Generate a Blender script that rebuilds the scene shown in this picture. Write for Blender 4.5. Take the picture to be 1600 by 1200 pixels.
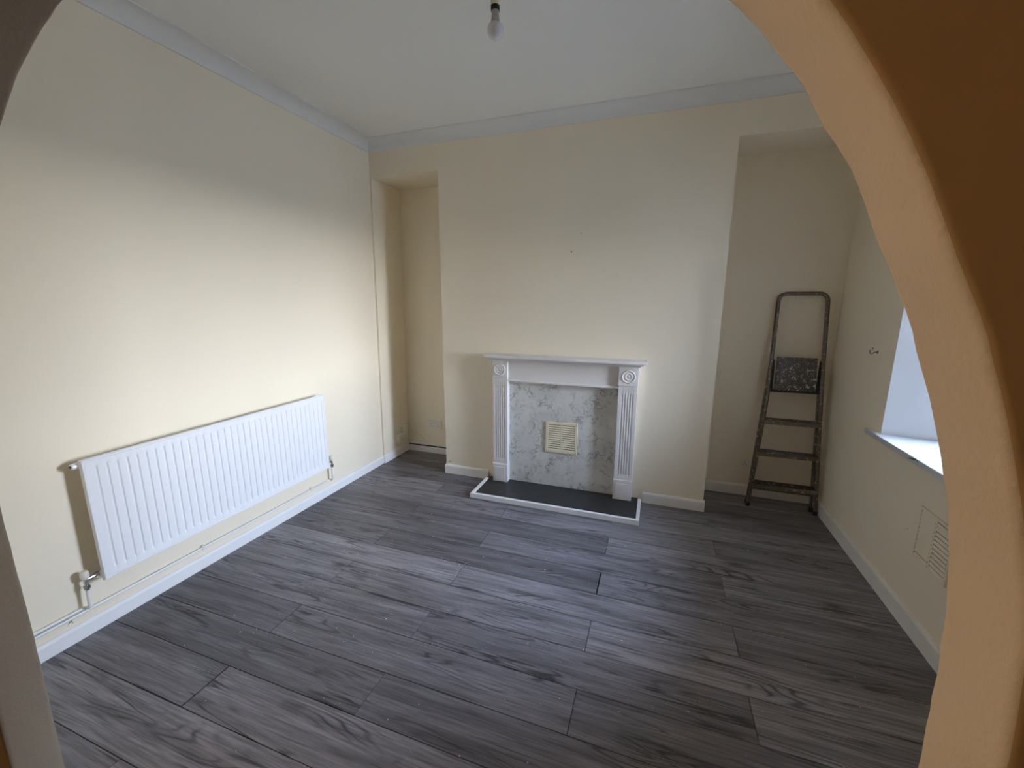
import bpy, bmesh, math, random
from mathutils import Vector, Matrix, noise
random.seed(7)
S = bpy.context.scene
for o in list(bpy.data.objects): bpy.data.objects.remove(o)

# ------------------------------------------------------------------ camera
cam = bpy.data.cameras.new('camera'); cam.sensor_width = 36.0; cam.sensor_fit = 'HORIZONTAL'
cam.lens = 642.48 * 36.0 / 1600.0; cam.clip_start = 0.02; cam.clip_end = 200
camo = bpy.data.objects.new('camera', cam); S.collection.objects.link(camo)
FW = Vector((-0.32291831, 0.92634408, -0.19393404)); RT = Vector((0.94411371, 0.32961133, 0.00238175)); UP = Vector((-0.06612917, 0.18232668, 0.98101168))
m = Matrix.Identity(4)
for i in range(3): m[i][0] = RT[i]; m[i][1] = UP[i]; m[i][2] = -FW[i]
m[0][3], m[1][3], m[2][3] = 2.37994, 0.0, 1.5
camo.matrix_world = m
S.camera = camo

# ------------------------------------------------------------------ sky, portal, exposure
W = 3.581; B = 3.0936; B2 = 3.496; C1 = 0.6813; C2 = 2.7861; HT = 2.5126; HC = 2.71; CE = 2.79
A1, A2 = 0.42, 0.52
WY0, WY1, WZ0, WZ1 = 1.78, 2.71, 0.80, 2.02            # window opening in the right wall
world = bpy.data.worlds.new('sky'); S.world = world; world.use_nodes = True
wn = world.node_tree; wn.nodes.clear()
wtc = wn.nodes.new('ShaderNodeTexCoord'); wsep = wn.nodes.new('ShaderNodeSeparateXYZ')       # bright hazy sky, whiter towards the horizon
wpw = wn.nodes.new('ShaderNodeMath'); wpw.operation = 'POWER'; wpw.use_clamp = True; wpw.inputs[1].default_value = 0.5
wmx = wn.nodes.new('ShaderNodeMix'); wmx.data_type = 'RGBA'
wmx.inputs[6].default_value = (1.26, 1.30, 1.36, 1); wmx.inputs[7].default_value = (0.42, 0.65, 1.10, 1)
bg = wn.nodes.new('ShaderNodeBackground'); bg.inputs['Strength'].default_value = 70.0
wo = wn.nodes.new('ShaderNodeOutputWorld')
wn.links.new(wtc.outputs['Generated'], wsep.inputs[0]); wn.links.new(wsep.outputs[2], wpw.inputs[0]); wn.links.new(wpw.outputs[0], wmx.inputs[0])
wn.links.new(wmx.outputs[2], bg.inputs[0]); wn.links.new(bg.outputs[0], wo.inputs[0])
pl = bpy.data.lights.new('window_portal', 'AREA'); pl.shape = 'RECTANGLE'; pl.size = WY1 - WY0; pl.size_y = WZ1 - WZ0
pl.cycles.is_portal = True
plo = bpy.data.objects.new('window_portal', pl); S.collection.objects.link(plo)
plo.location = (W + 0.46, (WY0 + WY1) / 2, (WZ0 + WZ1) / 2); plo.rotation_euler = (math.radians(90), 0, math.radians(90))
S.view_settings.view_transform = 'Standard'; S.view_settings.look = 'None'; S.view_settings.gamma = 1.0
S.view_settings.use_curve_mapping = False
S.view_settings.exposure = 0.0
S.cycles.use_denoising = True
S.cycles.max_bounces = 10; S.cycles.diffuse_bounces = 8; S.cycles.glossy_bounces = 4; S.cycles.transparent_max_bounces = 8
S.cycles.sample_clamp_indirect = 8.0

# ------------------------------------------------------------------ helpers
def link(o, parent=None):
    S.collection.objects.link(o)
    if parent is not None: o.parent = parent
    return o
def tag(o, label=None, cat=None, group=None, kind=None):
    if label: o['label'] = label
    if cat: o['category'] = cat
    if group: o['group'] = group
    if kind: o['kind'] = kind
    return o
def empty(name, loc=(0, 0, 0)):
    o = bpy.data.objects.new(name, None); o.empty_display_size = 0.1; o.location = loc
    return link(o)
class MB:
    def __init__(s): s.bm = bmesh.new()
    def poly(s, pts): return s.bm.faces.new([s.bm.verts.new(p) for p in pts])
    def box(s, x0, x1, y0, y1, z0, z1):
        v = [s.bm.verts.new(p) for p in ((x0,y0,z0),(x1,y0,z0),(x1,y1,z0),(x0,y1,z0),(x0,y0,z1),(x1,y0,z1),(x1,y1,z1),(x0,y1,z1))]
        for f in ((0,3,2,1),(4,5,6,7),(0,1,5,4),(1,2,6,5),(2,3,7,6),(3,0,4,7)): s.bm.faces.new([v[i] for i in f])
        return s
    def loft(s, rings, closed=True, caps=True):
        R = [[s.bm.verts.new(p) for p in r] for r in rings]; n = len(R[0])
        for a, b in zip(R, R[1:]):
            for i in range(n if closed else n - 1):
                s.bm.faces.new((a[i], a[(i+1) % n], b[(i+1) % n], b[i]))
        if caps:
            s.bm.faces.new(R[0][::-1]); s.bm.faces.new(R[-1])
        return s
    def prism(s, pts2, axis, a, b):
        f = {'x': lambda p, t: (t, p[0], p[1]), 'y': lambda p, t: (p[0], t, p[1]), 'z': lambda p, t: (p[0], p[1], t)}[axis]
        return s.loft([[f(p, a) for p in pts2], [f(p, b) for p in pts2]])
    def tube(s, path, r, seg=12):
        path = [Vector(p) for p in path]; rings = []; up = None
        for i, p in enumerate(path):
            d = (path[min(i+1, len(path)-1)] - path[max(i-1, 0)]).normalized()
            if up is None:
                up = d.orthogonal().normalized()
            up = (up - d * up.dot(d)).normalized(); sd = d.cross(up)
            rr = r[i] if isinstance(r, (list, tuple)) else r
            rings.append([p + (up * math.cos(t) + sd * math.sin(t)) * rr for t in [2*math.pi*k/seg for k in range(seg)]])
        return s.loft(rings)
    def lathe(s, prof, org, axis, seg=24):
        org = Vector(org); ax = Vector(axis).normalized(); u = ax.orthogonal().normalized(); v = ax.cross(u)
        return s.loft([[org + ax * h + (u * math.cos(t) + v * math.sin(t)) * max(r, 1e-4) for t in [2*math.pi*k/seg for k in range(seg)]] for r, h in prof])
    def build(s, name, mat, parent=None, bevel=0.0, smooth=False, seg=2, origin=None):
        bm = s.bm
        bmesh.ops.recalc_face_normals(bm, faces=bm.faces)
        if bevel > 0:
            es = [e for e in bm.edges if len(e.link_faces) == 2 and e.calc_face_angle(0) > 0.5]
            bmesh.ops.bevel(bm, geom=es, offset=bevel, segments=seg, affect='EDGES', profile=0.6, clamp_overlap=True)
        if origin is not None: bmesh.ops.translate(bm, verts=bm.verts, vec=-Vector(origin))
        me = bpy.data.meshes.new(name); bm.to_mesh(me); bm.free()
        if smooth:
            for p in me.polygons: p.use_smooth = True
            if smooth != 'all': me.set_sharp_from_angle(angle=math.radians(38))
        mats = mat if isinstance(mat, (list, tuple)) else [mat]
        for mm in mats: me.materials.append(mm)
        o = bpy.data.objects.new(name, me)
        if origin is not None: o.location = origin
        return link(o, parent)
def fillet(pts, r, n=6):
    """round the inner corners of a 3-D polyline"""
    P = [Vector(p) for p in pts]; out = [P[0]]
    for i in range(1, len(P) - 1):
        a = (P[i-1] - P[i]); b = (P[i+1] - P[i]); rr = min(r, a.length * .49, b.length * .49)
        p0 = P[i] + a.normalized() * rr; p1 = P[i] + b.normalized() * rr
        for k in range(n + 1):
            t = k / n; out.append(p0 * (1-t)**2 + P[i] * 2*t*(1-t) + p1 * t*t)
    out.append(P[-1]); return out

# ------------------------------------------------------------------ materials
class NT:
    def __init__(s, name):
        s.m = bpy.data.materials.new(name); s.m.use_nodes = True; s.t = s.m.node_tree; s.n = s.t.nodes; s.b = s.n['Principled BSDF']
    def node(s, typ, **kw):
        n = s.n.new(typ)
        for k, v in kw.items(): setattr(n, k, v)
        return n
    def link(s, a, b): s.t.links.new(a, b)
    def val(s, x, sock):
        if hasattr(x, 'is_linked') or isinstance(x, bpy.types.NodeSocket): s.link(x, sock)
        else: sock.default_value = x
    def coord(s, out='Object', scale=(1, 1, 1), rnd=0.0):
        c = s.node('ShaderNodeTexCoord').outputs[out]
        mp = s.node('ShaderNodeMapping'); mp.inputs['Scale'].default_value = scale
        if rnd:
            oi = s.node('ShaderNodeObjectInfo'); cx = s.node('ShaderNodeCombineXYZ')
            for k, f in enumerate((rnd, rnd * 1.7, rnd * 2.3)):
                mu = s.math('MULTIPLY', oi.outputs['Random'], f); s.link(mu, cx.inputs[k])
            ad = s.node('ShaderNodeVectorMath', operation='ADD'); s.link(c, ad.inputs[0]); s.link(cx.outputs[0], ad.inputs[1]); c = ad.outputs[0]
        s.link(c, mp.inputs['Vector']); return mp.outputs[0]
    def math(s, op, a, b=0.0, clamp=False):
        n = s.node('ShaderNodeMath', operation=op); n.use_clamp = clamp; s.val(a, n.inputs[0]); s.val(b, n.inputs[1]); return n.outputs[0]
    def noise(s, vec, scale, detail=3, rough=.5, dist=0.0):
        n = s.node('ShaderNodeTexNoise'); s.link(vec, n.inputs['Vector']); n.inputs['Scale'].default_value = scale
        n.inputs['Detail'].default_value = detail; n.inputs['Roughness'].default_value = rough; n.inputs['Distortion'].default_value = dist
        return n.outputs['Fac']
    def ramp(s, fac, stops):
        n = s.node('ShaderNodeValToRGB'); cr = n.color_ramp
        while len(cr.elements) < len(stops): cr.elements.new(0.5)
        for e, (p, c) in zip(cr.elements, stops): e.position = p; e.color = (*c, 1) if not isinstance(c, (int, float)) else (c, c, c, 1)
        s.link(fac, n.inputs[0]); return n.outputs[0]
    def mix(s, fac, a, b, mode='MIX'):
        n = s.node('ShaderNodeMix', data_type='RGBA', blend_type=mode); s.val(fac, n.inputs[0])
        for x, k in ((a, 6), (b, 7)):
            if isinstance(x, tuple): n.inputs[k].default_value = (*x, 1)
            else: s.link(x, n.inputs[k])
        return n.outputs[2]
    def bump(s, h, strength, dist=.01):
        n = s.node('ShaderNodeBump'); n.inputs['Strength'].default_value = strength; n.inputs['Distance'].default_value = dist
        s.link(h, n.inputs['Height']); s.link(n.outputs[0], s.b.inputs['Normal'])
def srgb(r, g, b):
    f = lambda c: ((c/255 + .055) / 1.055)**2.4 if c/255 > .04045 else c/255/12.92
    return (f(r), f(g), f(b))
def simple(name, col, rough=.5, metal=0.0, var=.06, scale=6, spec=.5, bump=0.0, bscale=120):
    t = NT(name); v = t.coord()
    c = t.mix(t.noise(v, scale, 4), tuple(x * (1 - var) for x in col), tuple(min(1, x * (1 + var)) for x in col))
    t.link(c, t.b.inputs['Base Color']); t.b.inputs['Roughness'].default_value = rough; t.b.inputs['Metallic'].default_value = metal
    t.b.inputs['Specular IOR Level'].default_value = spec
    if bump: t.bump(t.noise(v, bscale, 2), bump, .002)
    return t.m
def plaster(name, col, rough=.75, marks=.0, bs=.25):
    t = NT(name); v = t.coord('Object')
    c = t.mix(t.noise(v, 1.3, 4), tuple(x * .96 for x in col), tuple(min(1, x * 1.03) for x in col))
    if marks:
        st = t.ramp(t.noise(v, 2.2, 5, .6), [(0.60, 0.0), (0.78, 1.0)])
        c = t.mix(t.math('MULTIPLY', st, marks), c, tuple(x * .6 for x in col))
        vo = t.node('ShaderNodeTexVoronoi'); t.link(v, vo.inputs['Vector']); vo.inputs['Scale'].default_value = 3.1
        sp = t.math('LESS_THAN', vo.outputs['Distance'], .012)
        c = t.mix(sp, c, tuple(x * .25 for x in col))
    t.link(c, t.b.inputs['Base Color']); t.b.inputs['Roughness'].default_value = rough; t.b.inputs['Specular IOR Level'].default_value = .3
    h = t.math('ADD', t.math('MULTIPLY', t.noise(v, 140, 3), .35), t.noise(v, 9, 3))
    t.bump(h, bs, .004)
    return t.m
M = {}
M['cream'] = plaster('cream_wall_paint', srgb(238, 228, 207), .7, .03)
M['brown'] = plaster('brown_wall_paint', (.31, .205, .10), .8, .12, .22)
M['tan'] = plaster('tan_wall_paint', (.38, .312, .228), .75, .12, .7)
M['ceiling'] = plaster('white_ceiling_paint', srgb(240, 240, 235), .8)
M['reveal'] = plaster('white_reveal_paint', srgb(232, 234, 236), .7)
M['sill'] = simple('worn_sill_paint', srgb(205, 207, 210), .4, var=.05, scale=8)
M['coving'] = simple('white_coving_paint', srgb(228, 228, 225), .75, var=.02)
M['gloss'] = simple('white_gloss_paint', srgb(238, 238, 238), .32, var=.03, scale=9)
M['aged'] = simple('aged_white_gloss', srgb(233, 231, 226), .38, var=.06, scale=11)
M['ventpaint'] = simple('cream_painted_vent', srgb(234, 224, 202), .5, var=.05, scale=14)
M['enamel'] = simple('white_radiator_enamel', srgb(238, 239, 241), .28, var=.015)
M['plastic'] = simple('white_plastic', srgb(228, 224, 212), .4, var=.03)
M['yplastic'] = simple('yellowed_plastic', srgb(234, 224, 194), .45, var=.04)
M['pvc'] = simple('window_pvc', srgb(240, 241, 243), .3, var=.01)
M['surround'] = simple('painted_surround', srgb(228, 225, 222), .45, var=.04, scale=14, bump=.1)
M['dark'] = simple('dark_void', (.012, .011, .010), .8)
M['chrome'] = simple('worn_chrome', (.55, .55, .55), .22, 1.0)
M['copperpaint'] = simple('painted_pipe', srgb(232, 232, 230), .4, var=.05, scale=20)
M['rawwood'] = simple('raw_wood_end', srgb(150, 112, 72), .8, var=.2, scale=60)
M['steel'] = simple('dull_steel', (.25, .24, .22), .4, .8)
M['rubber'] = simple('black_rubber', (.02, .02, .02), .7)
M['screw'] = simple('dark_screw_head', (.03, .028, .025), .5, .4)
M['crumb'] = simple('plaster_crumb', srgb(225, 222, 215), .9)
M['bulb'] = simple('opal_bulb_glass', srgb(226, 226, 230), .12, var=.005)
M['bulbneck'] = simple('grey_bulb_collar', srgb(168, 165, 155), .45)
M['subfloor'] = simple('dark_underlay', (.008, .008, .008), .9)
M['render'] = simple('grey_exterior_render', (.22, .21, .20), .9, var=.1)
M['concrete'] = simple('pavement_concrete', (.30, .29, .27), .9, var=.15)
def laminate():
    t = NT('grey_oak_laminate')
    v = t.coord('Object', (1, 1, 1), 13.0)
    vs = t.coord('Object', (1.0, 5.2, 1), 13.0)            # stretched along the plank
    vf = t.coord('Object', (3.0, 75, 1), 13.0)             # fine fibres
    oi = t.node('ShaderNodeObjectInfo')
    field = t.noise(t.coord('Object', (.75, 7.0, 1), 13.0), 1.5, 1.6, .4, .25)
    ring = t.math('SINE', t.math('MULTIPLY', field, 120.0))
    ring = t.ramp(t.math('ADD', t.math('MULTIPLY', ring, .5), .5), [(0.0, 1.0), (.22, .35), (.60, 0.0)])
    ringmask = t.ramp(t.noise(t.coord('Object', (1.1, 4.5, 1), 29.0), 2.0, 2), [(.50, 0.0), (.64, 1.0)])
    fib = t.noise(vf, 1.6, 4, .65)
    tone = t.noise(t.coord('Object', (.7, 11.0, 1), 17.0), 2.0, 4, .6)
    crackf = t.noise(t.coord('Object', (.55, 10.0, 1), 23.0), 1.5, 3, .5, .35)
    crack = t.ramp(t.math('ABSOLUTE', t.math('SUBTRACT', crackf, .5)), [(0.0, 1.0), (.008, .8), (.022, 0.0)])
    crackm = t.ramp(t.noise(t.coord('Object', (1.3, 6.0, 1), 37.0), 1.6, 2), [(.50, 0.0), (.60, 1.0)])
    band = t.ramp(t.noise(t.coord('Object', (.8, 9.0, 1), 41.0), 1.5, 3, .55, .4), [(.56, 0.0), (.72, .75)])
    streak = t.math('MAXIMUM', t.math('MULTIPLY', crack, crackm), t.math('MULTIPLY', band, .55))
    vo = t.node('ShaderNodeTexVoronoi'); t.link(t.coord('Object', (1.9, 5.5, 1), 31.0), vo.inputs['Vector']); vo.inputs['Scale'].default_value = 1.0
    kd = t.math('ADD', vo.outputs['Distance'], t.math('MULTIPLY', t.math('SUBTRACT', t.noise(v, 18, 3), .5), .16))
    knot = t.ramp(kd, [(.03, 1.0), (.09, .45), (.18, 0.0)])
    base = t.ramp(tone, [(.25, srgb(100, 97, 101)), (.5, srgb(134, 131, 136)), (.8, srgb(160, 157, 162))])
    c = t.mix(t.math('MULTIPLY', t.math('SUBTRACT', fib, .38, True), 2.2, True), base, srgb(66, 62, 65))
    c = t.mix(t.math('MULTIPLY', t.math('MULTIPLY', ring, ringmask), .80), c, srgb(46, 42, 44))
    c = t.mix(t.math('MULTIPLY', streak, .85), c, srgb(36, 32, 34))
    c = t.mix(t.math('MULTIPLY', knot, .85), c, srgb(34, 30, 31))
    br = t.math('ADD', t.math('MULTIPLY', oi.outputs['Random'], .60), .66)
    hs = t.node('ShaderNodeHueSaturation'); t.link(c, hs.inputs['Color']); t.link(br, hs.inputs['Value'])
    t.link(hs.outputs[0], t.b.inputs['Base Color'])
    t.link(t.math('ADD', t.math('MULTIPLY', fib, .18), .34), t.b.inputs['Roughness'])
    t.b.inputs['Specular IOR Level'].default_value = .45
    t.bump(fib, .12, .001)
    return t.m
M['laminate'] = laminate()
def marble():
    t = NT('grey_marble_laminate'); v = t.coord()
    f1 = t.noise(v, 12.0, 4, .55, 1.3); f2 = t.noise(v, 5.0, 3, .5, .8)
    vein = t.ramp(t.math('ABSOLUTE', t.math('SUBTRACT', f1, .5)), [(0.0, 1.0), (.018, .7), (.045, 0.0)])
    patch = t.ramp(t.noise(v, 9.0, 3, .55), [(.46, 0.0), (.60, 1.0)])
    cloud = t.ramp(f2, [(.3, srgb(204, 205, 200)), (.6, srgb(219, 219, 214)), (.8, srgb(226, 225, 220))])
    c = t.mix(t.math('MULTIPLY', t.math('MULTIPLY', vein, patch), .62), cloud, srgb(92, 94, 93))
    soft = t.ramp(t.noise(v, 16, 4, .6), [(.58, 0.0), (.74, .35)])
    c = t.mix(soft, c, srgb(135, 136, 132))
    t.link(c, t.b.inputs['Base Color']); t.b.inputs['Roughness'].default_value = .35
    return t.m
M['marble'] = marble()
def slate():
    t = NT('dark_hearth_stone'); v = t.coord()
    c = t.ramp(t.noise(v, 14, 5, .6), [(.3, srgb(34, 35, 37)), (.6, srgb(48, 49, 52)), (.8, srgb(62, 63, 66))])
    sp = t.ramp(t.noise(v, 60, 3), [(.72, 0.0), (.80, 1.0)]); c = t.mix(t.math('MULTIPLY', sp, .4), c, srgb(130, 130, 128))
    t.link(c, t.b.inputs['Base Color']); t.b.inputs['Roughness'].default_value = .42
    t.bump(t.noise(v, 40, 3), .15, .002)
    return t.m
M['slate'] = slate()
def splatter(name, base, dens, metal=.55):
    t = NT(name); v = t.coord()
    c = t.mix(t.noise(v, 30, 5), tuple(x * .6 for x in base), tuple(x * 1.25 for x in base))
    for sc, th in ((45, .50), (110, .52)):
        k = t.ramp(t.noise(v, sc, 3, .6, .6), [(th + .12 - dens, 0.0), (th + .15 - dens, 1.0)])
        c = t.mix(t.math('MULTIPLY', k, .8), c, srgb(214, 208, 196))
    t.link(c, t.b.inputs['Base Color']); t.b.inputs['Roughness'].default_value = .45; t.b.inputs['Metallic'].default_value = metal
    t.bump(t.noise(v, 60, 3), .3, .002)
    return t.m
M['ladder'] = splatter('paint_spattered_aluminium', (.17, .145, .11), .0)
M['tread'] = splatter('paint_spattered_tread', (.05, .043, .034), -.005, .3)
M['platform'] = splatter('paint_spattered_platform', (.075, .062, .046), .02, .3)
def glass():
    t = NT('window_glass'); n = t.n; n.remove(t.b); out = n['Material Output']
    tr = t.node('ShaderNodeBsdfTransparent'); gl = t.node('ShaderNodeBsdfGlossy'); gl.inputs['Roughness'].default_value = .02
    fr = t.node('ShaderNodeFresnel'); fr.inputs['IOR'].default_value = 1.45
    mx = t.node('ShaderNodeMixShader'); t.link(fr.outputs[0], mx.inputs[0]); t.link(tr.outputs[0], mx.inputs[1]); t.link(gl.outputs[0], mx.inputs[2])
    t.link(mx.outputs[0], out.inputs[0]); return t.m
M['glass'] = glass()

# ------------------------------------------------------------------ room shell
TL = 0.0147; XB = 0.0026                       # the left wall leans in a little towards the top
lx = lambda z: XB + TL * z
def struct(o, label, cat): return tag(o, label, cat, kind='structure')
# floor: dark underlay with laminate planks on top
fl = struct(MB().box(-0.4, 4.1, -3.1, B2 + .2, -0.05, -0.0085).build('floor', M['subfloor']), 'floor of grey wood-effect laminate planks', 'floor')
PITCH = 0.1895; Y00 = 0.804 - 2 * PITCH; LEN = 1.3955
plank_cache = {}
def plank(x0, x1, y0, y1):
    g = 0.0014
    pts = []
    if y1 <= B - .001:
        pts = [(x0+g, y0+g), (x1-g, y0+g), (x1-g, y1-g), (x0+g, y1-g)]
    else:
        Bc = B + .002
        l_in, r_in = C1 < x0 < C2, C1 < x1 < C2
        pts = [(x0+g, y0+g), (x1-g, y0+g)]
        if r_in: pts += [(x1-g, Bc)]
        else:
            pts += [(x1-g, y1-g)]
            if x0 < C2 < x1: pts += [(C2, y1-g), (C2, Bc)]
        if l_in: pts += [(x0+g, Bc)]
        else:
            if x0 < C1 < x1: pts += [(C1, Bc), (C1, y1-g)]
            pts += [(x0+g, y1-g)]
    cx, cy = (x0 + x1) / 2, (y0 + y1) / 2
    key = tuple((round(a - cx, 4), round(b - cy, 4)) for a, b in pts)
    if key in plank_cache:
        o = bpy.data.objects.new('plank', plank_cache[key]); o.location = (cx, cy, 0); link(o, fl)
    else:
        mb = MB(); mb.prism([(a - cx, b - cy) for a, b in pts], 'z', -0.0085, 0.0)
        o = mb.build('plank', M['laminate'], fl, bevel=.0006, seg=1); o.location = (cx, cy, 0); plank_cache[key] = o.data
k = 0
while Y00 + k * PITCH < B2:
    y0 = Y00 + k * PITCH; y1 = min(y0 + PITCH, B2 - .002)
    xs = [0.004, .780, .780 + LEN, .780 + 2 * LEN] if k % 2 == 0 else [0.004, 1.416, 1.416 + LEN, W - .004]
    xs[-1] = W - .004
    for a, b in zip(xs, xs[1:]):
        aa, bb = a, b
        if k == 2 and abs(b - .780) < .001: bb = b - .004          # two joints have opened up
        if k == 8 and abs(b - (.780 + LEN)) < .001: bb = b - .004
        if y0 >= B - .001:                                          # rows inside the alcoves only
            for s0, s1 in ((.004, C1 - .002), (C2 + .002, W - .004)):
                q0, q1 = max(aa, s0), min(bb, s1)
                if q1 - q0 > .01: plank(q0, q1, y0, y1)
        else: plank(aa, bb, y0, y1)
    k += 1
struct(MB().box(-0.4, 4.1, -3.1, B2 + .2, CE, CE + .12).build('ceiling', M['ceiling']), 'plain white painted ceiling', 'ceiling')
mb = MB(); mb.prism([(-.2, 0 - .01), (lx(0), -.01), (lx(CE), CE), (-.2, CE)], 'y', A2, B)
struct(mb.build('wall_left', M['cream']), 'long cream painted wall behind the radiator', 'wall')
mb = MB()
mb.box(C1, C2, B, B2 + .15, -.01, CE)                                    # chimney breast
mb.box(-.2, C1, B, B2 + .15, HT, CE); mb.box(C2, W + .3, B, B2 + .15, HT, CE)
mb.box(-.2, C1, B2, B2 + .15, -.01, HT); mb.box(C2, W + .3, B2, B2 + .15, -.01, HT)
NX = lambda z: .020 + TL * z
mb.prism([(-.2, -.01), (NX(0), -.01), (NX(HT), HT), (-.2, HT)], 'y', B, B2)   # return of the left alcove
struct(mb.build('wall_back', M['cream']), 'cream chimney breast wall with an alcove on either side', 'wall')
# right wall with a splayed window opening
def ring_wall(mb, X, hole, outer):
    (a0, a1, b0, b1), (c0, c1, d0, d1) = hole, outer
    h = [(X, a0, b0), (X, a1, b0), (X, a1, b1), (X, a0, b1)]; o = [(X, c0, d0), (X, c1, d0), (X, c1, d1), (X, c0, d1)]
    for i in range(4): mb.poly([h[i], h[(i+1) % 4], o[(i+1) % 4], o[i]])
    return h, o
mb = MB(); RO = (A2, B2 + .15, -.05, CE)
h1, o1 = ring_wall(mb, W, (WY0, WY1, WZ0 - .03, WZ1), RO)
h2, o2 = ring_wall(mb, W + .46, (WY0 + .08, WY1 - .115, WZ0 - .03, WZ1 - .03), RO)
for i in range(4):
    j = (i + 1) % 4; mb.poly([h1[i], h1[j], h2[j], h2[i]]).material_index = 1; mb.poly([o1[i], o1[j], o2[j], o2[i]])
bmesh.ops.remove_doubles(mb.bm, verts=mb.bm.verts, dist=1e-5)
struct(mb.build('wall_right', [M['cream'], M['reveal']]), 'cream painted wall with the deep window opening', 'wall')
# front wall with the semicircular arch
XC, ZS, RA = 1.7075, 1.065, .9925
far_R = [(2.702, 0), (2.702, .35), (2.702, .70), (2.700, .968), (2.697, 1.052), (2.695, 1.124), (2.689, 1.199), (2.685, 1.237), (2.676, 1.283), (2.665, 1.328), (2.655, 1.363), (2.641, 1.408), (2.625, 1.454), (2.609, 1.493), (2.580, 1.555), (2.556, 1.608), (2.534, 1.648), (2.520, 1.670), (2.499, 1.704), (2.475, 1.737), (2.452, 1.766), (2.425, 1.796)]
top = [(XC + RA * math.cos(math.radians(a)), ZS + RA * math.sin(math.radians(a))) for a in (52, 58, 64, 70, 76, 82, 88, 94, 100, 105)]
far_L = [(1.387, 2.007), (1.338, 1.987), (1.301, 1.971), (1.260, 1.949), (1.214, 1.921), (1.165, 1.887), (1.104, 1.833)]
low_L = [(XC + RA * math.cos(math.radians(a)), ZS + RA * math.sin(math.radians(a))) for a in (134, 141, 148, 155, 162, 169, 176)]
jam_L = [(.718, 1.02), (.719, .960), (.717, .895), (.719, .872), (.721, .817), (.715, .768), (.720, .737), (.721, .633), (.721, .552), (.717, .445), (.716, .359), (.708, .256), (.708, .151), (.702, .05), (.702, 0)]
outl = far_R + top + far_L + low_L + jam_L
dense = [outl[0]]
for a, b in zip(outl, outl[1:]):
    L = math.hypot(b[0]-a[0], b[1]-a[1]); n = max(1, int(L / .018))
    for q in range(1, n + 1): dense.append((a[0] + (b[0]-a[0]) * q / n, a[1] + (b[1]-a[1]) * q / n))
sm = [dense[0]] + [tuple((dense[i-1][c] + 2 * dense[i][c] + dense[i+1][c]) / 4 for c in (0, 1)) for i in range(1, len(dense) - 1)] + [dense[-1]]
OX0, OX1, OZ = -.2, W + .46, CE
def outward(i):
    a = sm[max(0, i-1)]; b = sm[min(len(sm)-1, i+1)]; d = Vector((b[0]-a[0], b[1]-a[1])); d.normalize()
    return Vector((d.y, -d.x))
def outer(p):
    x, z = p
    if z <= ZS: return (OX1 if x > XC else OX0, z)
    dx, dz = x - XC, z - ZS
    t = min([q for q in (((OX1 - XC) / dx if dx > 1e-9 else 1e9), ((OX0 - XC) / dx if dx < -1e-9 else 1e9), (OZ - ZS) / dz if dz > 1e-9 else 1e9)])
    return (XC + dx * t, ZS + dz * t)
mb = MB(); rings = {}
secs = [(A1, .009, 0), (A1 + .0015, .0042, 0), (A1 + .005, .0010, 0), (A1 + .011, 0, 0), (A1 + .05, 0, 0), (A2 - .012, 0, 0), (A2 - .004, .001, 1), (A2, .005, 1)]
rows = []
for (yy, off, jit) in secs:
    r = []
    for i, p in enumerate(sm):
        d = outward(i); o_ = off + (noise.noise(Vector((p[0] * 26, p[1] * 26, 3 + jit * 5))) * (.0032 if jit else .0012))
        if p[1] <= 0.0005: d = Vector((1 if p[0] > XC else -1, 0))
        r.append(mb.bm.verts.new((p[0] + d.x * o_, yy, p[1] + d.y * o_)))
    rows.append(r)
def skip_corner(a, b): return abs(a[0]-b[0]) > 1e-6 and abs(a[1]-b[1]) > 1e-6
for ri, (a, b) in enumerate(zip(rows, rows[1:])):
    for i in range(len(sm) - 1):
        f = mb.bm.faces.new((a[i], a[i+1], b[i+1], b[i]))
        if ri == 0: f.material_index = 2
for r, yy in ((rows[0], A1), (rows[-1], A2)):
    for i in range(len(sm) - 1):
        pa, pb = outer(sm[i]), outer(sm[i+1])
        vs = [r[i], mb.bm.verts.new((pa[0], yy, pa[1]))]
        if skip_corner(pa, pb): vs.append(mb.bm.verts.new((OX1 if pa[0] > XC else OX0, yy, OZ)))
        vs += [mb.bm.verts.new((pb[0], yy, pb[1])), r[i+1]]
        f = mb.bm.faces.new(vs)
        f.material_index = 1 if r is rows[-1] else 2
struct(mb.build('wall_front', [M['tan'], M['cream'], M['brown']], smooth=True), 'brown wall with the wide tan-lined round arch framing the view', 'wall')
# the dim room the picture is taken from
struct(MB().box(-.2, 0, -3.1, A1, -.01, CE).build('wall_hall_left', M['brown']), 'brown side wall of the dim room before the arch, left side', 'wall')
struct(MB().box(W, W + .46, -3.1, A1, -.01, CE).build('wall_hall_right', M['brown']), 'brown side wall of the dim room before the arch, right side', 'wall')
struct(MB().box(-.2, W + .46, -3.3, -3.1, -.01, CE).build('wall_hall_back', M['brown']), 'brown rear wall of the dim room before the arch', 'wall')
# unseen warm lamp, added in that room to light the arch lining
wl = tag(empty('added_wall_lamp', (0.0, .22, 1.75)), 'small white wall lamp, added out of view to warm the arch lining', 'lamp')
MB().lathe([(.0001, 0), (.045, 0), (.045, .012), (.0001, .014)], (.0005, 0, 0), (1, 0, 0), 20).build('lamp_plate', M['gloss'], wl, smooth=True)
MB().tube(fillet([(.012, 0, 0), (.10, 0, 0), (.10, 0, .04)], .03), .007, 8).build('lamp_arm', M['gloss'], wl, smooth=True)
ll = bpy.data.lights.new('added_lamp_glow', 'POINT'); ll.energy = 92.0; ll.color = (1.0, .78, .55); ll.shadow_soft_size = .05
llo = bpy.data.objects.new('added_lamp_glow', ll); llo.location = (.10, 0, .10); link(llo, wl)
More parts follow.
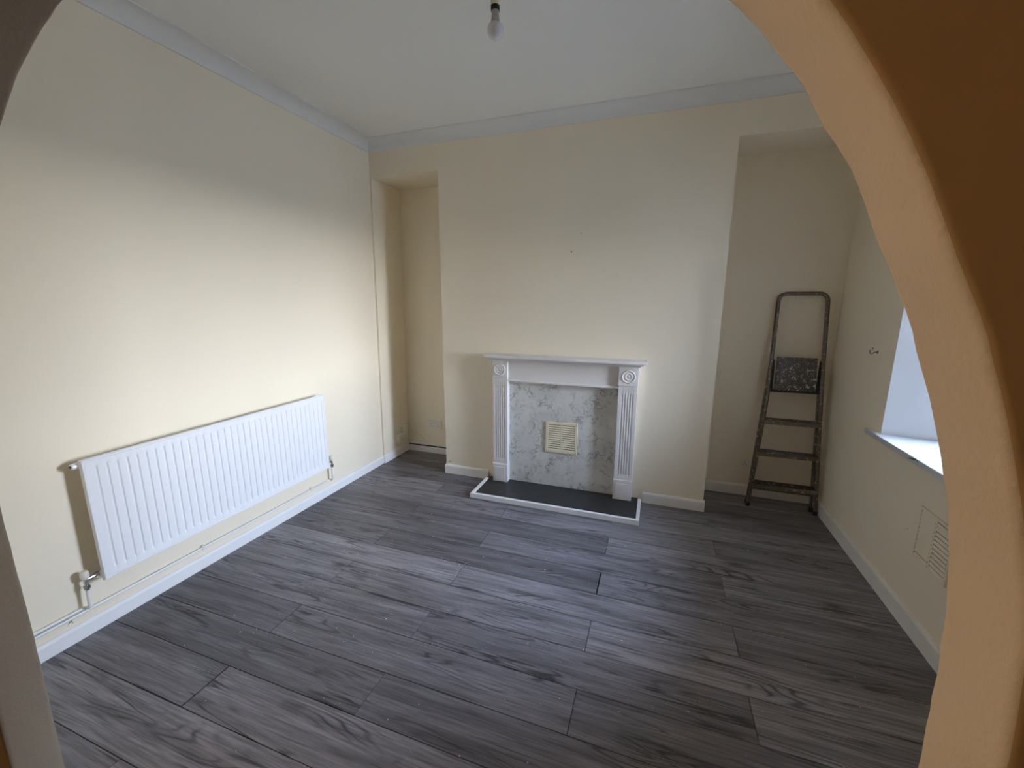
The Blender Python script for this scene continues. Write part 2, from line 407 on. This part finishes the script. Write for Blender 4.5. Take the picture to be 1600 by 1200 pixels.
# coving
def cove_prof(h=.08, n=8):
    return [(0, 0), (0, -h), (.007, -h)] + [(h - (h - .007) * math.cos(t), -h + (h - .007) * math.sin(t)) for t in [math.pi / 2 * i / n for i in range(1, n)]] + [(h, -.007), (h, 0)]
pr = cove_prof()
x0 = lx(HC)
struct(MB().prism([(x0 + a, CE + b) for a, b in pr], 'y', A2, B).build('trim_1', M['coving'], smooth=True), 'white concave coving above the long left wall', 'coving')
struct(MB().prism([(B - a, CE + b) for a, b in pr], 'x', x0, W).build('trim_2', M['coving'], smooth=True), 'white concave coving above the chimney breast', 'coving')
struct(MB().prism([(W - a, CE + b) for a, b in pr], 'y', A2, B).build('trim_3', M['coving'], smooth=True), 'white concave coving above the window wall', 'coving')
struct(MB().prism([(A2 + a, CE + b) for a, b in pr], 'x', x0, W).build('trim_4', M['coving'], smooth=True), 'white concave coving above the arch', 'coving')
# baseboards (profile: depth from wall, height)
def bprof(h, d=.015): return [(-.012, 0), (d, 0), (d, h - .012), (d - .005, h - .003), (d - .008, h), (-.012, h)]
def base(name, axis, wall, sgn, a, b, h, mat, label, d=.015):
    P = [(wall + sgn * u, z) for u, z in bprof(h, d)]
    return struct(MB().prism(P, axis, a, b).build(name, mat, bevel=.0012, seg=1), label, 'baseboard')
# left: low board with a bright chamfer and a flat upper fillet behind it
P = [(-.01, 0), (.0185, 0), (.0185, .060), (.0125, .068), (.008, .072), (-.01, .072)]
mb = MB(); mb.prism([(XB + u, z) for u, z in P], 'y', A2, B - .001)
struct(mb.build('baseboard_left', M['gloss'], bevel=.0008, seg=1), 'white chamfered baseboard under the radiator wall', 'baseboard')
base('baseboard_left', 'y', .020, 1, B - .012, B2 - .001, .078, M['gloss'], 'short white baseboard on the side of the narrow left alcove')
base('baseboard_back', 'x', B2, -1, .036, C1, .062, M['aged'], 'aged white baseboard at the back of the narrow left alcove')
base('baseboard_back', 'x', B, -1, C1 - .008, 1.092, .081, M['aged'], 'short white baseboard on the chimney breast left of the hearth')
base('baseboard_back', 'x', B, -1, 2.362, C2 + .010, .083, M['aged'], 'short white baseboard on the chimney breast right of the hearth')
base('baseboard_back', 'x', B2, -1, C2, W - .0145, .088, M['aged'], 'aged white baseboard behind the stepladder')
base('baseboard_right', 'y', W, -1, A2, B2, .095, M['aged'], 'white baseboard along the window wall')

# ------------------------------------------------------------------ window
wr = struct(empty('window_1', (W + .37, (WY0 + WY1) / 2, WZ0)), 'white framed window set deep in the right wall', 'window')
def wbuild(mb, name, mat, parent, **k):
    base_ = Vector((W + .37, (WY0 + WY1) / 2, WZ0))
    bmesh.ops.translate(mb.bm, verts=mb.bm.verts, vec=-base_)
    return mb.build(name, mat, parent, **k)
fx0, fx1 = W + .35, W + .415
fy0, fy1, fz0, fz1 = WY0 + .055, WY1 - .082, WZ0 - .005, WZ1 - .012
mb = MB(); t_ = .055
mb.box(fx0, fx1, fy0, fy0 + t_, fz0, fz1); mb.box(fx0, fx1, fy1 - t_, fy1, fz0, fz1)
mb.box(fx0, fx1, fy0 + t_, fy1 - t_, fz0, fz0 + t_); mb.box(fx0, fx1, fy0 + t_, fy1 - t_, fz1 - t_, fz1)
ym = (fy0 + fy1) / 2; mb.box(fx0, fx1, ym - .03, ym + .03, fz0 + t_, fz1 - t_)
wbuild(mb, 'window_frame', M['pvc'], wr, bevel=.004)
for a, b in ((fy0 + t_, ym - .03), (ym + .03, fy1 - t_)):
    wbuild(MB().box(W + .379, W + .385, a - .004, b + .004, fz0 + t_ - .004, fz1 - t_ + .004), 'pane', M['glass'], wr)
h_ = wbuild(MB().box(fx0 - .018, fx0, ym - .012, ym + .012, 1.32, 1.38).box(fx0 - .03, fx0 - .018, ym - .01, ym + .01, 1.34, 1.46), 'window_handle', M['pvc'], wr, bevel=.003)
mb = MB()
mb.prism([(W - .034, WY0 - .10), (W + .005, WY0 - .10), (W + .005, WY0 + .002), (W + .35, WY0 + .060), (W + .35, WY1 - .087), (W + .005, WY1 - .002), (W + .005, WY1 + .105), (W - .034, WY1 + .105)], 'z', WZ0 - .029, WZ0)
wsill = wbuild(mb, 'window_sill', M['sill'], wr, bevel=.004)
wbuild(MB().prism([(2.275, WZ0 - .004), (2.305, WZ0 - .002), (2.345, WZ0 - .010), (2.365, WZ0 - .020), (2.335, WZ0 - .014), (2.300, WZ0 - .007)], 'x', W - .0346, W - .030), 'chip', M['screw'], wsill)
struct(MB().box(W + .46, W + 40, -25, 30, -.45, -.30).build('ground_outside', M['concrete']), 'paved ground outside the window', 'ground')

struct(MB().box(W + .46, W + 3.1, .95, 1.38, -.30, 5.2).build('wall_skyblock_near', M['render']), 'unseen rendered wall added outside to keep slanting sky light off the chimney breast', 'wall')  # added out of view: cuts slanting sky light through the window
struct(MB().box(W + .9, W + 5.4, 4.20, 4.42, -.30, 2.75).build('wall_skyblock_far', M['render']), 'unseen rendered wall added outside to dim the near end of the radiator wall', 'wall')  # second added light blocker, darkens the arch end of the left wall

# ------------------------------------------------------------------ radiator
RX, RY0, RY1, RZ0, RZ1 = .100, .9545, 2.3340, .2614, .8343
rad = tag(empty('radiator', (XB, (RY0 + RY1) / 2, RZ0)), 'long white ribbed panel radiator on the left wall', 'radiator')
def rbuild(mb, name, mat, parent=None, sub=None, **k):
    bmesh.ops.translate(mb.bm, verts=mb.bm.verts, vec=-Vector((XB, (RY0 + RY1) / 2, RZ0)))
    return mb.build(name, mat, sub or rad, **k)
def grooved(us, vs, depth_fn, to3, back):
    """front grid from us x vs with depth(u, v), closed by a flat back"""
    mb = MB(); G = [[mb.bm.verts.new(to3(u, v, depth_fn(u, v))) for u in us] for v in vs]
    for r0, r1 in zip(G, G[1:]):
        for i in range(len(us) - 1): mb.bm.faces.new((r0[i], r0[i+1], r1[i+1], r1[i]))
    loop = G[0][:-1] + [r[-1] for r in G[:-1]] + G[-1][:0:-1] + [r[0] for r in G[:0:-1]]
    uvl = [(u, vs[0]) for u in us[:-1]] + [(us[-1], v) for v in vs[:-1]] + [(u, vs[-1]) for u in us[:0:-1]] + [(us[0], v) for v in vs[:0:-1]]
    bk = [mb.bm.verts.new(to3(u, v, back)) for u, v in uvl]
    n = len(loop)
    for i in range(n): mb.bm.faces.new((loop[i], loop[(i+1) % n], bk[(i+1) % n], bk[i]))
    mb.bm.faces.new(bk)
    return mb
NG = 35; gY0, gP = 1.003, .0382
us = {RY0, RY0 + .004, RY0 + .011, RY0 + .014, RY1 - .014, RY1 - .011, RY1 - .004, RY1}
for i in range(NG):
    c = gY0 + gP * i
    for q in (-.0062, -.0045, -.0022, 0, .0022, .0045, .0062): us.add(c + q)
us = sorted(us)
vs = [RZ0, RZ0 + .004, RZ0 + .011, RZ0 + .014, RZ0 + .040, RZ0 + .046, RZ0 + .052, RZ0 + .060, (RZ0 + RZ1) / 2, RZ1 - .056, RZ1 - .048, RZ1 - .042, RZ1 - .036, RZ1 - .014, RZ1 - .011, RZ1 - .004, RZ1]
def rdepth(u, v):
    e = min(u - RY0, RY1 - u, v - RZ0, RZ1 - v)
    if e < .002: return -.006
    if e < .0125: return 0.0
    d = -.0032
    i = round((u - gY0) / gP)
    if 0 <= i < NG:
        q = abs(u - (gY0 + gP * i))
        g = max(0.0, 1 - (q / .0062)**2)**.7
        ev = min(v - (RZ0 + .040), (RZ1 - .036) - v)
        if ev > 0: d -= .0070 * g * min(1, ev / .012)
    return d
rbuild(grooved(us, vs, rdepth, lambda u, v, d: (RX + d, u, v), -.016), 'panel', M['enamel'], smooth=True)
for yb in (RY0 + .22, RY1 - .22):
    rbuild(MB().box(XB + .001 + lx(.3) - XB, RX - .016, yb - .018, yb + .018, RZ0 + .03, RZ0 + .10), 'bracket', M['enamel'], bevel=.002)
for yb in (RY0 + .22, RY1 - .22):
    rbuild(MB().box(lx(.83) + .001, RX - .016, yb - .018, yb + .018, RZ1 - .11, RZ1 - .05), 'bracket', M['enamel'], bevel=.002)
for zz in (RZ0 + .022, RZ1 - .026):
    rbuild(MB().tube([(.068, RY0 + .004, zz), (.068, RY1 - .004, zz)], .016), 'header_tube', M['enamel'], smooth=True)
pg = rbuild(MB().lathe([(.0001, -.016), (.009, -.016), (.013, -.014), (.0135, 0), (.0135, .012), (.0001, .012)], (.068, RY0 - .004, RZ1 - .026), (0, 1, 0), 16), 'blanking_plug', M['enamel'], smooth=True)
rbuild(MB().lathe([(.0001, -.0175), (.006, -.0175), (.006, -.010), (.0001, -.010)], (.068, RY0 - .004, RZ1 - .026), (0, 1, 0), 12), 'plug_socket', M['dark'], sub=pg)
def valve(y, ysgn, z, x, capmat):
    v = rbuild(MB().tube(fillet([(x, y - ysgn * .045, z), (x, y, z), (x, y, z - .05)], .012), .0085), 'valve', M['chrome'], smooth=True)
    rbuild(MB().lathe([(.0001, 0), (.013, 0), (.0135, .004), (.0135, .014), (.012, .018), (.0001, .018)], (x, y - ysgn * .033, z), (0, -ysgn, 0), 6), 'union_nut', M['chrome'], sub=v)
    rbuild(MB().lathe([(.0001, 0), (.012, 0), (.013, .003), (.013, .014), (.0001, .014)], (x, y, z - .042), (0, 0, 1), 6), 'compression_nut', M['chrome'], sub=v)
    rbuild(MB().lathe([(.0001, .004), (.011, .004), (.014, .008), (.0155, .018), (.0150, .034), (.0125, .041), (.006, .043), (.0001, .043)], (x, y, z), (0, 0, 1), 14), 'valve_cap', capmat, sub=v, smooth=True)
    return v
valve(.912, -1, RZ0 + .022, .050, M['plastic'])
valve(2.402, 1, RZ0 + .022, .050, M['plastic'])
# supply pipes and clips
def pipe(name, pts, r, label, clips=()):
    o = MB().tube(fillet(pts, .018), r, 12).build(name, M['copperpaint'], smooth=True)
    tag(o, label, 'pipe')
    for y, z in clips:
        x = pts[0][0]
        mb = MB(); mb.lathe([(r + .0005, -.006), (r + .003, -.006), (r + .003, .006), (r + .0005, .006)], (x, y, z), (0, 1, 0), 12)
        mb.box(x - .0125, x + .002, y - .006, y + .006, z + r * .6, z + r + .009)
        mb.build('pipe_clip', M['plastic'], o, bevel=.0008, seg=1)
    return o
pipe('heating_pipe', [(.0175, A2 + .002, .122), (.0175, 2.402, .122), (.050, 2.402, .128), (.050, 2.402, RZ0 - .0290)], .0072, 'long white pipe along the baseboard up to the right end of the radiator', ((1.424, .122), (2.215, .122)))
pipe('heating_pipe', [(.0175, A2 + .002, .1400), (.0175, .905, .1400), (.050, .909, .143), (.050, .912, RZ0 - .0290)], .0072, 'short white pipe from behind the arch up to the left end of the radiator')

# ------------------------------------------------------------------ fireplace
hs = tag(MB().box(1.112, 2.330, 2.744, B - .0005, .0005, .028).build('hearth_slab', M['slate'], bevel=.001, seg=1, origin=(1.72, 2.9, 0)), 'dark stone hearth slab below the fireplace', 'hearth')
he = tag(empty('hearth_edging', (1.72, 2.73, 0)), 'white timber strip edging three sides of the dark hearth', 'edging')
def at(mb, org, name, mat, parent, **k):
    bmesh.ops.translate(mb.bm, verts=mb.bm.verts, vec=-Vector(org)); return mb.build(name, mat, parent, **k)
EO = (1.72, 2.73, 0)
at(MB().prism([(1.087, 2.719), (2.355, 2.719), (2.331, 2.743), (1.111, 2.743)], 'z', .001, .038), EO, 'front_strip', M['gloss'], he, bevel=.0015)
l_ = at(MB().prism([(1.087, 2.7195), (1.111, 2.7435), (1.111, 3.040), (1.087, 3.040)], 'z', .001, .037), EO, 'side_strip', M['gloss'], he, bevel=.0015)
r_ = at(MB().prism([(2.355, 2.7195), (2.331, 2.7435), (2.331, 3.068), (2.355, 3.062)], 'z', .001, .037), EO, 'side_strip', M['gloss'], he, bevel=.0015)
at(MB().prism([(1.089, 3.040), (1.110, 3.040), (1.108, 3.076), (1.094, 3.072)], 'z', .003, .034), EO, 'raw_end', M['rawwood'], l_)
at(MB().prism([(2.333, 3.068), (2.353, 3.062), (2.350, 3.076), (2.335, 3.077)], 'z', .003, .032), EO, 'raw_end', M['rawwood'], r_)
fs = tag(empty('fireplace_surround', (1.7215, B, .028)), 'white painted wooden fireplace surround with mantel shelf', 'fireplace')
FO = (1.7215, B, .028)
def fb(mb, name, mat, parent=None, **k): return at(mb, FO, name, mat, parent or fs, **k)
fb(MB().box(1.2835, 2.1485, B - .012, B - .0005, .0285, .886), 'back_panel', M['marble'], bevel=.001, seg=1)['label'] = 'grey marble-effect panel closing the opening'
MX0, MX1 = 1.110, 2.336
fb(MB().box(MX0, MX1, B - .142, B - .0008, 1.078, 1.099), 'mantel_shelf', M['surround'], bevel=.004)
# stepped moulding under the shelf, returned at both ends
prof = [(.078, 1.046), (.078, 1.052), (.088, 1.055), (.096, 1.062), (.112, 1.066), (.118, 1.072), (.118, 1.0775)]
mb = MB()
for (d0, z0), (d1, z1) in zip(prof, prof[1:]):
    if z1 - z0 < 1e-4: continue
    e0, e1 = d0 - .078, d1 - .078
    mb.loft([[(1.156 - e0 * .7, B - d0, z0), (2.287 + e0 * .7, B - d0, z0), (2.287 + e0 * .7, B - .001, z0), (1.156 - e0 * .7, B - .001, z0)],
             [(1.156 - e1 * .7, B - d1, z1), (2.287 + e1 * .7, B - d1, z1), (2.287 + e1 * .7, B - .001, z1), (1.156 - e1 * .7, B - .001, z1)]])
fb(mb, 'bed_moulding', M['surround'])
LX = ((1.163, 1.285), (2.148, 2.280))
fb(MB().box(LX[0][1], LX[1][0], B - .052, B - .013, .897, 1.046), 'frieze', M['surround'], bevel=.001, seg=1)
fb(MB().prism([(B - .058, .884), (B - .0585, .894), (B - .055, .900), (B - .013, .900), (B - .013, .884)], 'x', LX[0][1], LX[1][0]), 'frieze_lip', M['surround'])
for x0, x1 in LX:
    cx = (x0 + x1) / 2
    blk = fb(MB().box(x0 - .003, x1 + .003, B - .080, B - .0006, .912, 1.046), 'corner_block', M['surround'], bevel=.002)
    fb(MB().lathe([(.0001, .003), (.006, .0035), (.011, .0015), (.0125, -.0015), (.016, -.0015), (.019, .003), (.024, .0045), (.029, .003), (.0315, -.0015), (.036, -.0015), (.039, .003), (.044, .005), (.048, .003), (.050, -.001), (.0001, -.0012)], (cx, B - .0802, .980), (0, -1, 0), 32), 'rosette', M['surround'], blk, smooth=True)
    n = 5; fw = .0075; gp = .0180
    us_ = sorted({x0, x1} | {cx + (i - (n - 1) / 2) * gp + q * fw / 4 for i in range(n) for q in (-4, -3, -1.5, 0, 1.5, 3, 4)})
    vs_ = [.175, .226, .232, .238, .50, .838, .844, .850, .912]
    def pdep(u, v):
        dd = 0
        for i in range(n):
            q = abs(u - (cx + (i - (n - 1) / 2) * gp))
            if q < fw and .226 < v < .850: dd = -.0055 * math.sqrt(max(0, 1 - (q / fw)**2))
        return .072 + dd
    fb(grooved(us_, vs_, pdep, lambda u, v, d: (u, B - d, v), .001), 'pilaster', M['surround'], smooth=True)
    pb = fb(MB().box(x0 - .002, x1 + .002, B - .079, B - .0006, .0285, .176), 'plinth_block', M['surround'], bevel=.002)
    fb(MB().prism([(B - .0785, .176), (B - .0785, .183), (B - .073, .190), (B - .002, .190), (B - .002, .176)], 'x', x0 - .002, x1 + .002), 'plinth_cap', M['surround'], pb)
    fb(MB().box(x0 + .014, x1 - .016, B - .0835, B - .0785, .036, .160), 'plinth_panel', M['surround'], pb, bevel=.002)
# louvred grille on the panel
def grille(name, label, mat, org, w, h, rows, to3, fr=.020, bar=.010, screws=True, filled=(), tilt=.0045):
    """a louvred vent: u across, v up, d out of the wall"""
    g = tag(empty(name, to3(0, 0, 0)), label, 'vent'); O = Vector(to3(0, 0, 0))
    def ubox(u0, u1, v0, v1, d0, d1):
        mb = MB(); P = [to3(u, v, d) for d in (d0, d1) for (u, v) in ((u0, v0), (u1, v0), (u1, v1), (u0, v1))]
        vv = [mb.bm.verts.new(Vector(p) - O) for p in P]
        for f in ((0,3,2,1),(4,5,6,7),(0,1,5,4),(1,2,6,5),(2,3,7,6),(3,0,4,7)): mb.bm.faces.new([vv[i] for i in f])
        return mb
    def join(ms):
        m0 = ms[0]
        for q in ms[1:]:
            me = bpy.data.meshes.new('t'); q.bm.to_mesh(me); m0.bm.from_mesh(me); bpy.data.meshes.remove(me); q.bm.free()
        return m0
    ubox(-w/2 + .004, w/2 - .004, -h/2 + .004, h/2 - .004, .0004, .002).build('backing', M['dark'], g)
    join([ubox(-w/2, -w/2 + fr, -h/2, h/2, .0004, .009), ubox(w/2 - fr, w/2, -h/2, h/2, .0004, .009), ubox(-w/2 + fr, w/2 - fr, h/2 - fr, h/2, .0004, .009), ubox(-w/2 + fr, w/2 - fr, -h/2, -h/2 + fr, .0004, .009)]).build('frame', mat, g, bevel=.0015)
    ubox(-bar/2, bar/2, -h/2 + fr, h/2 - fr, .002, .0075).build('centre_bar', mat, g)
    ih = h - 2 * fr; p = ih / rows
    for i in range(rows):
        v0 = -h/2 + fr + i * p
        for s, (u0, u1) in enumerate(((-w/2 + fr, -bar/2), (bar/2, w/2 - fr))):
            hh = p * (.66 if (s, i) not in filled else .99)
            mb = MB(); O2 = O
            P = [to3(u, v, d) for u in (u0 + .001, u1 - .001) for (v, d) in ((v0 + p * .02, .0095), (v0 + p * .02, .0075), (v0 + hh, .0028), (v0 + hh, .0048))]
            vv = [mb.bm.verts.new(Vector(q) - O2) for q in P]
            for f in ((0,1,2,3),(7,6,5,4),(0,4,5,1),(1,5,6,2),(2,6,7,3),(3,7,4,0)): mb.bm.faces.new([vv[k_] for k_ in f])
            mb.build('louvre', mat, g)
    if screws:
        for su in (-1, 1):
            for sv in (-1, 1):
                c = Vector(to3(su * (w/2 - .010), sv * (h/2 - .010), .0085)); dn = (Vector(to3(0, 0, 1)) - O)
                MB().lathe([(.0001, 0), (.0035, 0), (.003, .0015), (.0001, .0018)], c - O, dn, 10).build('screw', M['screw'], g)
    return g
grille('vent_grille', 'cream louvred vent grille on the marble fireplace panel', M['yplastic'], None, .255, .252, 12, lambda u, v, d: (1.7225 + u, B - .0121 - d, .4465 + v))
grille('vent_grille', 'painted-over louvred vent grille low on the window wall', M['ventpaint'], None, .240, .250, 11, lambda u, v, d: (W - d, 2.131 - u, .473 + v), fr=.014, screws=False, filled={(0, i) for i in range(1, 11)} | {(1, 9)})

# ------------------------------------------------------------------ sockets, boxes, cable
def socket(label, cx, cz, y):
    g = tag(empty('wall_socket', (cx, y, cz)), label, 'socket')
    MB().box(-.073, .073, -.010, -.0005, -.043, .043).build('faceplate', M['plastic'], g, bevel=.003)
    for s in (-1, 1):
        c = s * .037
        for (dx, dz, w, h) in ((0, .006, .004, .0085), (-.011, -.014, .007, .0045), (.011, -.014, .007, .0045)):
            MB().box(c + dx - w/2, c + dx + w/2, -.0106, -.0098, dz - h/2, dz + h/2).build('pin_hole', M['dark'], g)
        MB().box(s * .011 - .006, s * .011 + .006, -.0135, -.0098, .012, .030).build('switch', M['plastic'], g, bevel=.001)
    return g
socket('double wall socket in the narrow left alcove', .345, .298, B2)
socket('double wall socket behind the stepladder', 3.142, .270, B2)
nx = NX(.17)
bx = tag(empty('socket_box', (nx, 3.36, .172)), 'cream surface-mounted socket box low in the left alcove', 'socket box')
MB().box(.0005, .034, -.076, .076, -.044, .044).build('back_box', M['plastic'], bx, bevel=.003)
MB().box(.034, .042, -.074, .074, -.043, .043).build('faceplate', M['plastic'], bx, bevel=.002)
for q in (-.035, .035):
    for (dy, dz) in ((0, .006), (-.011, -.014), (.011, -.014)):
        MB().box(.0418, .0426, q + dy - .003, q + dy + .003, dz - .003, dz + .003).build('pin_hole', M['dark'], bx)
bx2 = tag(empty('junction_box', (nx, 3.415, .25)), 'small cream junction box above the surface socket box', 'junction box')
MB().box(.0006, .026, -.045, .045, -.030, .030).build('box_body', M['plastic'], bx2, bevel=.003)
MB().box(.026, .030, -.042, .042, -.027, .027).build('box_lid', M['plastic'], bx2, bevel=.002)
tag(MB().tube(fillet([(.060, B2 - .030, .225), (.075, B2 - .006, .222), (.13, B2 - .005, .190), (.20, B2 - .005, .150), (.25, B2 - .006, .106), (.27, B2 - .008, .100)], .03), .0028, 8).build('cable', M['plastic'], smooth=True), 'thin cream cable slanting down the back of the left alcove', 'cable')
tag(MB().tube([(.036, B2 - .009, .0665), (C1 - .001, B2 - .009, .0665)], .0042, 8).build('cable', M['rubber'], smooth=True), 'thin black strip standing in for the shaded gap under the left alcove conduit', 'cable')  # shade as colour: black strip where the gap below the conduit goes dark
tag(MB().tube([(.036, B2 - .011, .0845), (C1 - .001, B2 - .011, .0845)], .0105, 12).build('conduit', M['aged'], smooth=True), 'painted conduit running just above the left alcove baseboard', 'conduit')

# ------------------------------------------------------------------ stepladder in the right alcove
ld = tag(empty('stepladder', (3.335, 3.31, 0)), 'paint-spattered folded aluminium stepladder leaning in the right alcove', 'stepladder')
LO = (3.335, 3.31, 0)
def lb(mb, name, mat, parent=None, **k): return at(mb, LO, name, mat, parent or ld, **k)
yl = lambda z, off=0: 3.302 + .1075 * z + off
ZT = 1.568
left = [(3.118, 0.0), (3.178, .80), (3.186, 1.20), (3.190, 1.44)]; right = [(3.548, 0.0), (3.512, .80), (3.497, 1.20), (3.491, 1.44)]
path = fillet([(x, yl(z), z + .012) for x, z in left] + [(3.193, yl(ZT), ZT), (3.488, yl(ZT), ZT)] + [(x, yl(z), z + .012) for x, z in right[::-1]], .075, 8)
lb(MB().tube(path, .0132, 12), 'front_frame', M['ladder'], smooth=True)
lxL = lambda z: 3.118 + (3.178 - 3.118) * z / .8; lxR = lambda z: 3.548 + (3.512 - 3.548) * z / .8
for z in (.668, .430, .190):
    a, b = lxL(z) + .004, lxR(z) - .004; yc = yl(z)
    t_ = lb(MB().box(a, b, yc - .040, yc + .042, z - .004, z), 'tread', M['tread'], bevel=.001, seg=1)
    lb(MB().box(a, b, yc - .042, yc - .038, z - .030, z), 'tread_lip', M['ladder'], t_, bevel=.001, seg=1)
    lb(MB().box(a, b, yc + .038, yc + .042, z - .022, z - .004), 'tread_lip', M['ladder'], t_)
    for xx in (a + .006, b - .006):
        lb(MB().lathe([(.0001, 0), (.0075, 0), (.006, .003), (.0001, .004)], (xx, yc - .0125, z - .014), (0, -1, 0), 10), 'rivet', M['steel'], t_)
# platform folded up against the frame
zp0, zp1 = .885, 1.122
pf = lb(MB().loft([[(x, yl(z, -.020) + d, z) for x, z in ((3.212, zp0), (3.468, zp0), (3.462, zp1), (3.214, zp1))] for d in (0, .010)]), 'platform', M['platform'], bevel=.004)
lb(MB().box(3.176, 3.512, yl(.88, -.004), yl(.88, .010), .868, .884), 'platform_rail', M['rubber'], bevel=.002)
for xa, xb_ in ((3.176, 3.208), (3.472, 3.508)):
    lb(MB().loft([[(x, yl(z, .0) + d, z) for x, z in ((xa, .872), (xb_, .872), (xb_ - .003, 1.10), (xa + .010, 1.10))] for d in (-.004, .008)]), 'platform_arm', M['rubber'])
# rear frame folded in behind
for xt, xb_ in ((3.184, 3.120), (3.496, 3.536)):
    lb(MB().tube([(xb_, yl(.0, .050), .012), (xt, yl(1.05, .026), 1.05)], .0105, 10), 'rear_leg', M['ladder'], smooth=True)
lb(MB().tube([(3.128, yl(.12, .048), .12), (3.531, yl(.12, .048), .12)], .008, 8), 'rear_brace', M['ladder'], smooth=True)
for x, y in ((3.118, yl(0)), (3.548, yl(0)), (3.120, yl(0, .050)), (3.536, yl(0, .050))):
    lb(MB().lathe([(.0001, 0), (.0135, 0), (.014, .004), (.0135, .030), (.0001, .031)], (x, y, .0005), (0, 0, 1), 12), 'rubber_foot', M['rubber'])

# ------------------------------------------------------------------ pendant bulb
px, py = 1.755, 1.60
pd = tag(empty('pendant_light', (px, py, CE)), 'bare pendant lamp holder with cord hanging from the ceiling', 'lamp holder')
def pb_(mb, name, mat, parent=None, **k): return at(mb, (px, py, CE), name, mat, parent or pd, **k)
pb_(MB().lathe([(.0001, 0), (.05, 0), (.048, -.012), (.03, -.024), (.010, -.030), (.0001, -.030)], (px, py, CE - .0005), (0, 0, 1), 28), 'ceiling_rose', M['plastic'], smooth=True)
pb_(MB().tube([(px, py, CE - .028), (px, py, 2.60)], .0032, 8), 'cord', M['plastic'], smooth=True)
hb = pb_(MB().lathe([(.0001, 2.612), (.006, 2.612), (.012, 2.600), (.0160, 2.585), (.0160, 2.566), (.0165, 2.548), (.0001, 2.548)], (px, py, 0), (0, 0, 1), 24), 'lamp_holder', M['yplastic'], smooth=True)
pb_(MB().lathe([(.0155, 2.575), (.0172, 2.575), (.0172, 2.568), (.0155, 2.568)], (px, py, 0), (0, 0, 1), 24), 'shade_ring', M['rubber'], hb)
pb_(MB().lathe([(.0001, 2.5475), (.0160, 2.5475), (.0160, 2.533), (.0001, 2.533)], (px, py, 0), (0, 0, 1), 24), 'holder_mouth', M['rubber'], hb)
lbulb = tag(empty('light_bulb', (px, py, 2.533)), 'unlit opal light bulb hanging from the ceiling pendant', 'light bulb')
at(MB().lathe([(.0001, 2.5325), (.0130, 2.5325), (.0132, 2.525), (.0155, 2.502), (.0170, 2.496), (.0001, 2.496)], (px, py, 0), (0, 0, 1), 24), (px, py, 2.533), 'bulb_collar', M['bulbneck'], lbulb, smooth=True)
gl = [(.0001, 2.4965)] + [(.0293 * math.sin(t), 2.4715 + .0293 * math.cos(t)) for t in [math.radians(36 + i * 9) for i in range(17)]]
at(MB().lathe(gl, (px, py, 0), (0, 0, 1), 32), (px, py, 2.533), 'bulb_globe', M['bulb'], lbulb, smooth='all')

# ------------------------------------------------------------------ small things
hk = tag(empty('wall_hook', (W, 2.925, 1.228)), 'small dark metal hook on the window wall', 'hook')
MB().lathe([(.0001, 0), (.010, 0), (.009, .003), (.0001, .0035)], (-.0004, -.030, 0), (-1, 0, 0), 14).build('hook_plate', M['steel'], hk)
MB().tube(fillet([(-.003, -.030, 0), (-.016, -.030, -.002), (-.020, -.012, -.014), (-.018, .012, -.012), (-.016, .024, .006)], .012), .0028, 8).build('hook_wire', M['steel'], hk, smooth=True)
MB().lathe([(.0001, 0), (.006, 0), (.005, .003), (.0001, .0035)], (-.0004, .030, .014), (-1, 0, 0), 10).build('hook_screw', M['steel'], hk)
tag(MB().lathe([(.0001, 0), (.006, 0), (.005, .004), (.0001, .005)], (1.758, B - .0005, 1.867), (0, -1, 0), 10).build('nail_head', M['steel']), 'dark nail head in the chimney breast above the mantel', 'nail')
mk = MB()
for (ya, za, yb_, zb) in ((.846, .093, .853, .106), (.851, .099, .860, .103), (.857, .096, .861, .107), (.858, .092, .864, .094)):
    d = Vector((yb_ - ya, zb - za)).normalized() * .0011; q = Vector((-d.y, d.x)); xx = lx(.1) + .0003
    mk.prism([(ya - q.x, za - q.y), (yb_ - q.x, zb - q.y), (yb_ + q.x, zb + q.y), (ya + q.x, za + q.y)], 'x', xx, xx + .0004)
tag(mk.build('pencil_mark', M['screw']), 'small dark scribbled mark on the wall just above the baseboard by the arch', 'mark')
tag(MB().prism([(.700, .104), (.709, .103), (.722, .107), (.734, .108), (.733, .111), (.720, .111), (.709, .107), (.702, .107)], 'y', B - .0012, B + .004).build('plaster_crack', M['screw']), 'short dark crack in the plaster at the foot of the chimney breast', 'crack')
# plaster crumbs scattered over the floor: nobody could count them
rc = random.Random(3); mb = MB()
spots = [(1.42 + rc.gauss(0, .035), 1.93 + rc.gauss(0, .03)) for _ in range(26)] + [(1.30 + rc.gauss(0, .05), 1.95 + rc.gauss(0, .03)) for _ in range(10)]
spots += [(rc.uniform(.1, 3.4), rc.uniform(.6, 2.68)) for _ in range(150)] + [(rc.uniform(.3, 2.2), rc.uniform(.8, 2.6)) for _ in range(70)]
for x, y in spots:
    s = rc.uniform(.0010, .0024) if rc.random() < .85 else rc.uniform(.0026, .0042); a = rc.uniform(0, 3); h = s * rc.uniform(.5, .9)
    b_ = [mb.bm.verts.new((x + s * rc.uniform(.7, 1.3) * math.cos(a + t), y + s * rc.uniform(.7, 1.3) * math.sin(a + t), .0003)) for t in (0, 1.57, 3.14, 4.71)]
    tp = mb.bm.verts.new((x, y, .0003 + h))
    for i in range(4): mb.bm.faces.new((b_[i], b_[(i+1) % 4], tp))
    mb.bm.faces.new(b_[::-1])
tag(mb.build('plaster_crumbs', M['crumb']), 'tiny white plaster crumbs scattered over the laminate floor', 'debris', kind='stuff')
